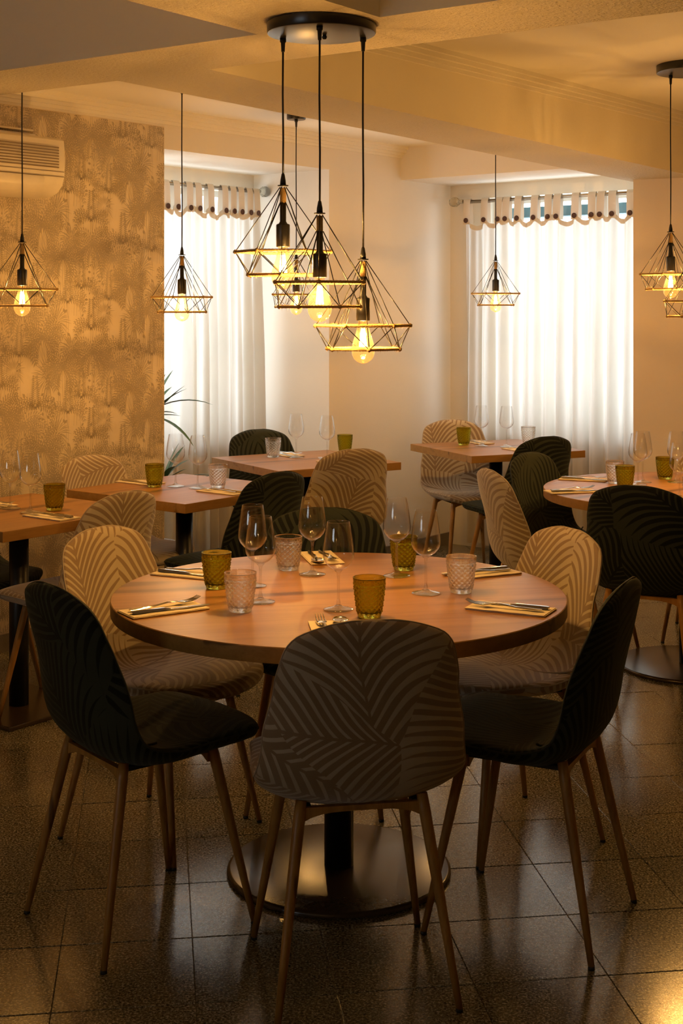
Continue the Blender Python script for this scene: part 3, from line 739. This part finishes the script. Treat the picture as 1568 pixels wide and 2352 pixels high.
# ------------------------------------------------------------------ glassware and cutlery
ZT = .7505
def wine_proto():
    t = thing('wine_glass', '', 'glass')
    bm = BM(); lathe(bm, [(.004, .0995), (.012, .102), (.024, .109), (.034, .120), (.0395, .132), (.0405, .142), (.039, .158), (.0355, .185), (.0315, .21), (.029, .224), (.0285, .2245),
                          (.0282, .224), (.0307, .21), (.0347, .185), (.0382, .158), (.0397, .142), (.0387, .1325), (.0332, .1212), (.0235, .1105), (.012, .1045), (0, .1035)], 40, cap0=False)
    obj('bowl', bm, 'wine', t)
    bm = BM(); tube(bm, [(0, 0, .008), (0, 0, .014), (0, 0, .03), (0, 0, .08), (0, 0, .094), (0, 0, .1005)], [.011, .0058, .0036, .0034, .0046, .0105], 14); obj('stem', bm, 'stem', t)
    bm = BM(); lathe(bm, [(0, .0003), (.036, .0003), (.0385, .0012), (.0375, .0026), (.026, .0042), (.014, .0075), (.0095, .0105), (0, .0105)], 40); obj('foot', bm, 'stem', t)
    return t
def tumbler_mesh():
    rt, rb, h = .0415, .0285, .098; NS, NR = 96, 44; prof = []
    for j in range(NR + 1):
        u = j / NR; r = rb + (rt - rb) * (u ** .75); prof.append((r, u * h))
    def rf(th, j):
        if j > NR: return 0
        u = j / NR
        if u > .84: return .0012 if u < .87 else 0
        if u < .07: return -.0006
        v = (u - .07) / .77 * 5.5; a = th * 14
        d1 = abs(((a + v) % 1) - .5) * 2; d2 = abs(((a - v) % 1) - .5) * 2
        return .0046 * (min(1 - d1, 1 - d2)) - .0016
    inner = [(rt - .0022, h + .0004), (rt - .0034, h - .003)] + [(rb + (rt - rb) * (u ** .75) - .0040, u * h) for u in (.85, .7, .5, .35, .22, .14)] + [(rb - .006, .0105), (0, .0095)]
    bm = BM(); lathe(bm, [(0, .0018), (rb * .75, .0018), (rb * .8, 0)] + [(r, z + .0002) for r, z in prof] + inner, NS, rf=lambda th, j: rf(th, j - 3) if 3 <= j <= 3 + NR else 0)
    bmesh.ops.recalc_face_normals(bm, faces=bm.faces)
    me = bpy.data.meshes.new('tumbler'); bm.to_mesh(me); bm.free()
    for p in me.polygons: p.use_smooth = True
    return me
TM = tumbler_mesh(); TMc = TM.copy(); TMc.materials.append(M['tumbler']); TMg = TM.copy(); TMg.materials.append(M['green'])
def tumbler(kind, x, y, label, group, rz=None):
    o = obj('tumbler', TMg if kind == 'g' else TMc, None); o.location = (x, y, ZT); o.rotation_euler = (0, 0, random.uniform(0, 6)); return tag(o, label, 'tumbler', group)
WG = [wine_proto(), False]
def wine(x, y, label, group):
    if not WG[1]: o = WG[0]; WG[1] = True
    else: o = copy_tree(WG[0])
    o.location = (x, y, ZT); o.rotation_euler = (0, 0, random.uniform(0, 6)); tag(o, label, 'wine glass', group)
def ribbon(bm, pts):
    """pts: (x, y, z, width, thickness) along y"""
    rows = []
    for x, y, z, w, th in pts: rows.append([bm.verts.new((x - w / 2, y, z)), bm.verts.new((x - w / 4, y, z + th)), bm.verts.new((x + w / 4, y, z + th)), bm.verts.new((x + w / 2, y, z)), bm.verts.new((x, y, z - th * .3))])
    for a, b in zip(rows, rows[1:]):
        for i in range(5): bm.faces.new((a[i], a[(i + 1) % 5], b[(i + 1) % 5], b[i]))
    bm.faces.new(rows[0][::-1]); bm.faces.new(rows[-1])
def mesh_of(f, name, mat):
    bm = BM(); f(bm); bmesh.ops.recalc_face_normals(bm, faces=bm.faces); me = bpy.data.meshes.new(name); bm.to_mesh(me); bm.free()
    for p in me.polygons: p.use_smooth = True
    me.materials.append(M[mat]); me.set_sharp_from_angle(angle=R(45)); return me
def fork_f(bm):
    ribbon(bm, [(0, -.098, .003, .012, .003), (0, -.085, .002, .015, .0035), (0, -.03, .004, .009, .003), (0, .01, .009, .006, .003), (0, .032, .0085, .009, .0025), (0, .045, .006, .022, .002), (0, .055, .0055, .025, .002)])
    for k in range(4):
        x = (k - 1.5) * .0066; ribbon(bm, [(x, .052, .0055, .0052, .002), (x, .075, .0065, .0036, .0018), (x * .98, .09, .010, .0028, .0016), (x * .95, .102, .0155, .0014, .0012)])
def knife_f(bm):
    ribbon(bm, [(0, -.108, .002, .014, .006), (0, -.10, .001, .017, .0075), (0, -.02, .001, .012, .0065), (0, -.005, .001, .011, .004), (.001, 0, .001, .016, .0022), (.001, .04, .001, .019, .002), (0, .085, .001, .016, .0018), (-.003, .108, .001, .005, .0012)])
def spoon_f(bm):
    ribbon(bm, [(0, -.098, .003, .012, .003), (0, -.085, .002, .015, .0035), (0, -.03, .004, .009, .003), (0, .02, .009, .006, .003), (0, .042, .007, .008, .0025)])
    rings = []
    for k in range(7):
        q = k / 6; r = sin(q * pi / 2); z = .0065 - .0055 * cos(q * pi / 2) + .001
        rings.append([bm.verts.new((.0195 * r * cos(a) * (1 - .12 * sin(a)), .070 + .031 * r * sin(a), z)) for a in [2 * pi * i / 20 for i in range(20)]])
    for a, b in zip(rings, rings[1:]):
        for i in range(20): bm.faces.new((a[i], a[(i + 1) % 20], b[(i + 1) % 20], b[i]))
    r2 = [[bm.verts.new(v.co - Vector((0, 0, .0012))) for v in ring] for ring in rings]
    for a, b in zip(r2, r2[1:]):
        for i in range(20): bm.faces.new((a[i], b[i], b[(i + 1) % 20], a[(i + 1) % 20]))
    for i in range(20): bm.faces.new((rings[-1][i], rings[-1][(i + 1) % 20], r2[-1][(i + 1) % 20], r2[-1][i]))
FK, KN, SP = mesh_of(fork_f, 'fork', 'steel'), mesh_of(knife_f, 'knife', 'steel'), mesh_of(spoon_f, 'spoon', 'steel')
def napkin_f(bm):
    n = 12
    for layer, (dz, dx, dy) in enumerate(((0, 0, 0), (.0016, .0015, -.001), (.0032, -.001, .0015))):
        A = []
        for i in range(n + 1):
            u = -.105 + .21 * i / n; wv = .0004 * sin(i * 1.7 + layer)
            A.append([bm.verts.new((x + dx, u + dy, dz + wv + h)) for x, h in ((-.05, 0), (.05, 0), (.05, .0014), (-.05, .0014))])
        for a, b in zip(A, A[1:]):
            for k in range(4): bm.faces.new((a[k], a[(k + 1) % 4], b[(k + 1) % 4], b[k]))
        bm.faces.new(A[0][::-1]); bm.faces.new(A[-1])
    for i in range(n):       # rounded fold on one long side
        pass
NK = mesh_of(napkin_f, 'napkin', 'napkin')
def setting(x, y, deg, where, tbl, kind='fk'):
    """deg: direction the tines point; where: phrase that singles the place out"""
    def put(me, nm, dx, z, drz, label, cat, dy=0):
        a = R(deg - 90); o = obj(nm, me, None); o.location = (x + cos(a) * dx - sin(a) * dy, y + sin(a) * dx + cos(a) * dy, z); o.rotation_euler = (0, 0, a + R(drz)); tag(o, label, cat, f'{cat}s on the {tbl}')
    put(NK, 'napkin', 0, ZT, 0, f'napkin {where}', 'napkin')
    put(FK, 'fork', -.018, ZT + .0062, 3, f'fork {where}', 'fork', .01)
    if 'k' in kind: put(KN, 'knife', .02, ZT + .0054, -2, f'knife {where}', 'knife', .012)
    if 's' in kind: put(SP, 'spoon', .024, ZT + .0062, -2, f'spoon {where}', 'spoon', .012)
def on(pxx, pyy): v = px(pxx, pyy, ZT); return v.x, v.y
FT = 'front round table'
for (a, b, l) in ((580, 1346, 'wine glass on the front round table hidden behind another, left of centre'), (598, 1383, 'front wine glass of the pair at the left of the front round table'),
                  (717, 1320, 'wine glass before the folded napkin at the back of the front round table'), (777, 1400, 'wine glass nearest the viewer on the front round table, beside the olive tumbler'),
                  (911, 1323, 'wine glass in front of the far olive tumbler on the front round table'), (977.6, 1363, 'wine glass between the clear tumbler and the near olive tumbler at the right')):
    wine(*on(a, b), l, 'wine glasses on the front round table')
for (k, a, b, l) in (('c', 552, 1403, 'clear diamond-cut tumbler nearest the viewer at the left of the round table'), ('c', 662, 1308, 'clear diamond-cut tumbler at the back left of the front round table'),
                     ('c', 1059, 1360, 'clear diamond-cut tumbler at the right of the front round table'), ('g', 497, 1350, 'olive green diamond-cut tumbler at the left of the front round table'),
                     ('g', 848, 1416, 'olive green diamond-cut tumbler just above the front chair back'), ('g', 926.7, 1308, 'olive green diamond-cut tumbler behind a wine glass at the back right')):
    tumbler(k, *on(a, b), l, 'tumblers on the front round table')
setting(-.452, 3.478, 33, 'by the front left dark chair of the round table', FT)
setting(-.435, 3.945, -24, 'by the rear left taupe chair of the round table', FT, 'fk')
setting(.432, 3.492, 154, 'by the front right dark chair of the round table', FT)
setting(.405, 3.955, 206, 'by the rear right taupe chair of the round table', FT)
setting(-.062, 4.20, -78, 'at the back of the front round table by the dark chair', FT, 'fs')
setting(-.02, 3.245, 96, 'half hidden behind the front taupe chair back', FT, 'fs')
def tl(T, xx, yy):
    x, y, d = TBL[T]; a = R(d); return x + cos(a) * xx - sin(a) * yy, y + sin(a) * xx + cos(a) * yy
sq = {'T1': 'leftmost square table', 'T2': 'square table at the wallpaper edge', 'T3': 'square table before the cream wall', 'T4': 'square table by the right curtains'}
items = [('T1', 'w', 70, 1177, 'right hand'), ('T1', 'w', 23.6, 1168, 'left hand'), ('T1', 'g', 125, 1171, ''),
         ('T2', 'w', 403, 1117, 'left hand'), ('T2', 'w', 454, 1121, 'right hand'), ('T2', 'g', 355, 1118, ''), ('T2', 'c', 500, 1119, ''),
         ('T3', 'w', 680, 1051, 'left hand'), ('T3', 'w', 751, 1056.5, 'right hand'), ('T3', 'c', 627, 1050, ''), ('T3', 'g', 792, 1041, ''),
         ('T4', 'w', 1105.5, 1024.5, 'left hand'), ('T4', 'w', 1163, 1026.5, 'right hand'), ('T4', 'g', 1064.7, 1022, ''), ('T4', 'c', 1213, 1020, '')]
for T, k, a, b, s_ in items:
    if k == 'w': wine(*on(a, b), f'{s_} wine glass of the pair on the {sq[T]}', f'wine glasses on the {sq[T]}')
    else: tumbler(k, *on(a, b), f"{'olive green' if k == 'g' else 'clear'} diamond-cut tumbler on the {sq[T]}", f'tumblers on the {sq[T]}')
for T, a, b, deg, wh in (('T1', 118, 1188, 142, 'on the right side of the leftmost square table'), ('T1', -22, 1160, -38, 'at the left frame edge of the leftmost square table'),
                         ('T2', 322, 1109, -38, 'beside the olive tumbler on the square table at the wallpaper edge'), ('T2', 511, 1131, 142, 'beside the clear tumbler on the square table at the wallpaper edge'),
                         ('T3', 657, 1045, -58, 'behind the wine glasses on the square table before the cream wall'), ('T3', 770, 1064, 122, 'by the taupe chair on the square table before the cream wall'),
                         ('T4', 1096, 1017, -66, 'by the pale chair on the square table by the right curtains'), ('T4', 1192, 1034, 114, 'by the dark chair on the square table by the right curtains')):
    setting(*on(a, b), deg, wh, sq[T])
RT = 'round table by the pillar'
for k, a, b, l in (('w', 1464.6, 1114, 'wine glass left of the pillar edge on the round table by the pillar'), ('w', 1476, 1108, 'wine glass just behind its twin on the round table by the pillar'),
                   ('w', 1553, 1108, 'wine glass beside the olive tumbler at the right frame edge'), ('w', 1560, 1144, 'nearest wine glass at the right frame edge above the black-green chair'),
                   ('c', 1411.7, 1110, 'clear diamond-cut tumbler behind an olive one on the round table by the pillar'), ('g', 1435, 1122, 'olive tumbler half hidden by the black-green chair back'),
                   ('g', 1526.5, 1100, 'olive tumbler at the back of the round table by the pillar'), ('c', 1590, 1152, 'clear diamond-cut tumbler cut by the right frame edge')):
    (wine(*on(a, b), l, 'wine glasses on the ' + RT) if k == 'w' else tumbler(k, *on(a, b), l, 'tumblers on the ' + RT))
setting(*on(1340, 1102), -22, 'at the far left of the round table by the pillar', RT)
setting(*on(1312, 1130), 14, 'at the near left of the round table by the pillar', RT)
setting(*on(1530, 1160), 62, 'behind the black-green chair back', RT)
# ------------------------------------------------------------------ pendant lamps
RU, RLo, DU, DL = .131, .106, .181, .2445
def hexpt(r, k, a0, z): a = a0 + k * pi / 3; return Vector((r * cos(a), r * sin(a), z))
def cage_bm():
    bm = BM(); w = .0014
    for k in range(6):
        u, u2 = hexpt(RU, k, 0, -DU), hexpt(RU, k + 1, 0, -DU); l, l2 = hexpt(RLo, k, pi / 6, -DL), hexpt(RLo, k + 1, pi / 6, -DL)
        tube(bm, [hexpt(.008, k, 0, -.004), u], w, 5); tube(bm, [hexpt(.009, k, pi / 6, -.047), l], w, 5)
        tube(bm, [u, l], w, 5); tube(bm, [l, u2], w, 5); tube(bm, [u, u2], w, 5); tube(bm, [l, l2], w, 5)
    lathe(bm, [(0, -.0015), (.015, -.0015), (.015, .0012), (0, .0012)], 20)
    lathe(bm, [(.0085, .0012), (.0075, .014), (.0045, .03), (.0035, .033)], 14)
    return bm
def rope_bm(r, a0, z):
    bm = BM(); pts = []; corners = [hexpt(r, k, a0, z) for k in range(6)]; n = 46; strands = 3
    path = []
    for k in range(6):
        for i in range(n): path.append(corners[k].lerp(corners[(k + 1) % 6], i / n))
    N = len(path)
    for s_ in range(strands):
        P_ = []
        for i, p in enumerate(path):
            d = (path[(i + 1) % N] - path[i - 1]).normalized(); a = d.cross(Vector((0, 0, 1))).normalized(); ph = 2 * pi * (i / N * 66 + s_ / strands)
            P_.append(p + (a * cos(ph) + Vector((0, 0, 1)) * sin(ph)) * .0021)
        tube(bm, P_, .0024, 5, closed=True)
    for c in corners: bmesh.ops.create_icosphere(bm, subdivisions=1, radius=.0068, matrix=Matrix.Translation(c))
    rnd = random.Random(3)
    for _ in range(420):
        i = rnd.randrange(N); p = path[i]; d = Vector((rnd.gauss(0, 1), rnd.gauss(0, 1), rnd.gauss(0, 1))).normalized(); L = rnd.uniform(.005, .012); q = p + d * .003; e = q + d * L; sd = d.cross(Vector((.3, .5, .8))).normalized() * .00022
        bm.faces.new([bm.verts.new(q - sd), bm.verts.new(q + sd), bm.verts.new(e)])
    return bm
def mk(name, bm, mat, smooth=True):
    me = bpy.data.meshes.new(name); bm.to_mesh(me); bm.free()
    for p in me.polygons: p.use_smooth = smooth
    me.materials.append(M[mat]); return me
ME_CAGE = mk('shade', cage_bm(), 'black'); ME_RU = mk('rope_ring', rope_bm(RU, 0, -DU), 'jute'); ME_RL = mk('rope_ring', rope_bm(RLo, pi / 6, -DL), 'jute')
bm = BM()
for k in range(18): lathe(bm, [(.0078, -.006 - k * .0023 - .0023), (.0094, -.006 - k * .0023 - .00115), (.0078, -.006 - k * .0023)], 14, False, False)
ME_WRAP = mk('rope_wrap', bm, 'jute')
bm = BM(); lathe(bm, [(.0, -.045), (.0085, -.045), (.0085, -.098), (.012, -.104), (.0178, -.106), (.0188, -.109), (.0188, -.166), (.0175, -.168), (.012, -.168), (0, -.166)][::-1], 28); ME_SOCK = mk('socket', bm, 'black')
bm = BM(); lathe(bm, [(.0128, -.166), (.014, -.180), (.0205, -.203), (.0285, -.228), (.0318, -.246), (.0305, -.260), (.0245, -.273), (.014, -.281), (.005, -.2845), (0, -.285)][::-1], 32, True, False); ME_BULB = mk('bulb', bm, 'bulb')
bm = BM()
for k in range(6):
    a = k * pi / 3; a2 = a + pi / 6
    tube(bm, [(.0035 * cos(a), .0035 * sin(a), -.190), (.0095 * cos(a), .0095 * sin(a), -.238)], .0017, 5); tube(bm, [(.0095 * cos(a), .0095 * sin(a), -.238), (.0045 * cos(a2), .0045 * sin(a2), -.190)], .0017, 5)
ME_FIL = mk('filament', bm, 'filament')
bm = BM(); tube(bm, [(0, 0, -.166), (0, 0, -.19), (0, 0, -.24)], [.006, .003, .0012], 8); tube(bm, [(0, 0, -.262), (0, 0, -.284)], [.006, .002], 8); ME_STEM = mk('glass_stem', bm, 'bulb')
LD = []
for i in range(1):
    l = bpy.data.lights.new('bulb_light', 'POINT'); l.energy = BULB_W; l.color = BULB_COL; l.shadow_soft_size = .011; LD.append(l)
def pendant_parts(t, x, y, z, ztop, rot):
    """one cord with its wire shade; x,y,z relative to the fixture"""
    cb = BM(); rr = random.Random(int(x * 1000 + z * 777)); L = ztop - z - .03
    tube(cb, [(0, 0, .03), (.0006, 0, .03 + L * .3), (-.0008, 0, .03 + L * .65), (0, 0, .03 + L)], .0027, 8); c = obj('cord', cb, 'black', t); c.location = (x, y, z)
    s = obj('shade', ME_CAGE, None, t); s.location = (x, y, z); s.rotation_euler = (0, 0, rot)
    obj('rope_ring', ME_RU, None, s); obj('rope_ring', ME_RL, None, s); obj('rope_wrap', ME_WRAP, None, s)
    k = obj('socket', ME_SOCK, None, t); k.location = (x, y, z)
    b = obj('bulb', ME_BULB, None, t); b.location = (x, y, z); b.rotation_euler = (0, 0, rot * 1.3)
    obj('filament', ME_FIL, None, b); obj('glass_stem', ME_STEM, None, b)
    l = bpy.data.objects.new('bulb_light', LD[0]); C.objects.link(l); l.parent = t; l.location = (x, y, z - .218)
def grip(t, x, y, z):
    g = BM(); lathe(g, [(.003, -.038), (.0048, -.036), (.0062, -.012), (.0085, -.010), (.0085, 0), (0, 0)], 14, True, False); o = obj('cord_grip', g, 'black', t); o.location = (x, y, z)
def cluster(x, y, zc, lamps, label, rots, th=.029):
    t = thing('pendant_cluster', label, 'pendant lamp', (x, y, zc))
    b = BM(); lathe(b, [(0, 0), (.141, 0), (.1455, .0012), (.147, .004), (.147, th), (0, th)], 96); cn = sharp(obj('canopy', b, 'canopy', t), 40)
    s = BM(); lathe(s, [(0, -.012), (.005, -.011), (.007, -.005), (.0045, 0)], 12); o = obj('canopy_nut', s, 'black', cn); o.location = (.008, .01, 0)
    for (dx, dy, z), r in zip(lamps, rots): grip(t, dx, dy, 0); pendant_parts(t, dx, dy, z - zc, -.03, r)
cluster(-.054, 3.69, 2.258, [(-.106, .055, 1.855), (-.003, -.110, 1.768), (.113, .045, 1.653)], 'black round ceiling fixture with three jute-rimmed wire pendants over the front table', [R(0), R(30), R(8)])
cluster(1.48, 5.78, 2.512, [(-.073, .07, 1.844), (-.02, -.10, 1.728), (.11, .04, 1.66)], 'black round ceiling fixture with wire pendants cut by the right frame edge', [R(2), R(20), R(0)], ZR - 2.512)
def single(x, y, z, zc, rot, label):
    t = thing('pendant_lamp', label, 'pendant lamp', (x, y, zc), 0, 'single wire pendant lamps')
    b = BM(); lathe(b, [(0, -.03), (.045, -.03), (.048, -.026), (.048, 0), (0, 0)], 36); sharp(obj('canopy', b, 'canopy', t), 40)
    grip(t, 0, 0, -.03); pendant_parts(t, 0, 0, z - zc, -.06, rot)
single(-1.225, 5.25, 1.772, ZL, R(14), 'wire pendant lamp in front of the air conditioner, at the left edge')
single(-.682, 5.85, 1.746, ZL, R(20), 'wire pendant lamp at the edge of the wallpaper and left curtain')
single(-.229, 6.92, 1.767, ZL, R(28), 'wire pendant lamp with small canopy seen behind the three front pendants')
single(.850, 7.545, 1.778, ZL, R(0), 'wire pendant lamp in front of the right window curtains')
single(-1.7, -2.0, 1.80, 2.62, R(5), 'wire pendant lamp added for light, unseen behind the viewer on the left')  # unseen lamp, added to brighten the near end of the room
single(1.5, -2.2, 1.80, 2.62, R(25), 'wire pendant lamp added for light, unseen behind the viewer on the right')  # second added lamp out of view, same warm fill from the right
# ------------------------------------------------------------------ plant behind the wall end
pt = thing('potted_yucca', 'tall green yucca plant peeking out behind the wallpaper edge', 'plant', (*st(SW - 2.38, TW - .27), 0))
b = BM(); lathe(b, [(0, 0), (.10, 0), (.105, .02), (.135, .27), (.14, .30), (.128, .30), (.122, .28), (0, .28)], 32); obj('pot', b, 'pot', pt)
b = BM(); lathe(b, [(0, .272), (.12, .28), (0, .29)], 24); obj('soil', b, 'soil', pt)
b = BM(); tube(b, [(0, 0, .28), (.01, 0, .6), (-.01, .01, .95)], [.02, .018, .015], 10); tube(b, [(.03, -.02, .28), (.06, -.03, .62)], [.015, .013], 8); obj('cane', b, 'trunk', pt)
def leaf(ox, oy, oz, az, el, L, w, droop):
    L *= 1 - .6 * abs(Vector((cos(az), sin(az))).dot(E2)) if cos(az) * E2.x + sin(az) * E2.y < .8 else 1
    b = BM(); n = 8; rows = []; p = Vector((ox, oy, oz)); e = el
    for i in range(n + 1):
        u = i / n; ww = w * (sin(pi * min(1, .12 + u * .88)) ** .7) * (1 - u * .25) * (0 if i == n else 1) + .0008
        sd = Vector((-sin(az), cos(az), 0)); up = Vector((0, 0, 1))
        rows.append([b.verts.new(p - sd * ww + up * ww * .35), b.verts.new(p), b.verts.new(p + sd * ww + up * ww * .35)])
        p = p + Vector((cos(az) * cos(e), sin(az) * cos(e), sin(e))) * L / n; e -= droop / n
    for a, c in zip(rows, rows[1:]):
        for k in range(2): b.faces.new((a[k], a[k + 1], c[k + 1], c[k]))
    obj('leaf', b, 'plant', pt)
rnd = random.Random(11)
for i in range(22):
    leaf(-.01, .01, .95, i * 2.4, rnd.uniform(-.1, 1.2), rnd.uniform(.22, .34), .018, rnd.uniform(.3, .9))
leaf(-.01, .01, .97, -.15, .55, .36, .021, .95); leaf(-.01, 0, .96, .35, 1.15, .36, .018, .15); leaf(0, 0, .93, -.3, .9, .27, .017, .3)
for i in range(14): leaf(.06, -.03, .60, i * 2.4 + 1, rnd.uniform(.2, 1.2), rnd.uniform(.25, .36), .019, rnd.uniform(.3, .8))
leaf(.06, -.03, .60, .0, .75, .30, .024, .4); leaf(.06, -.03, .58, -.3, .35, .36, .022, .2); leaf(.06, -.03, .6, .3, 1.25, .36, .024, .2)
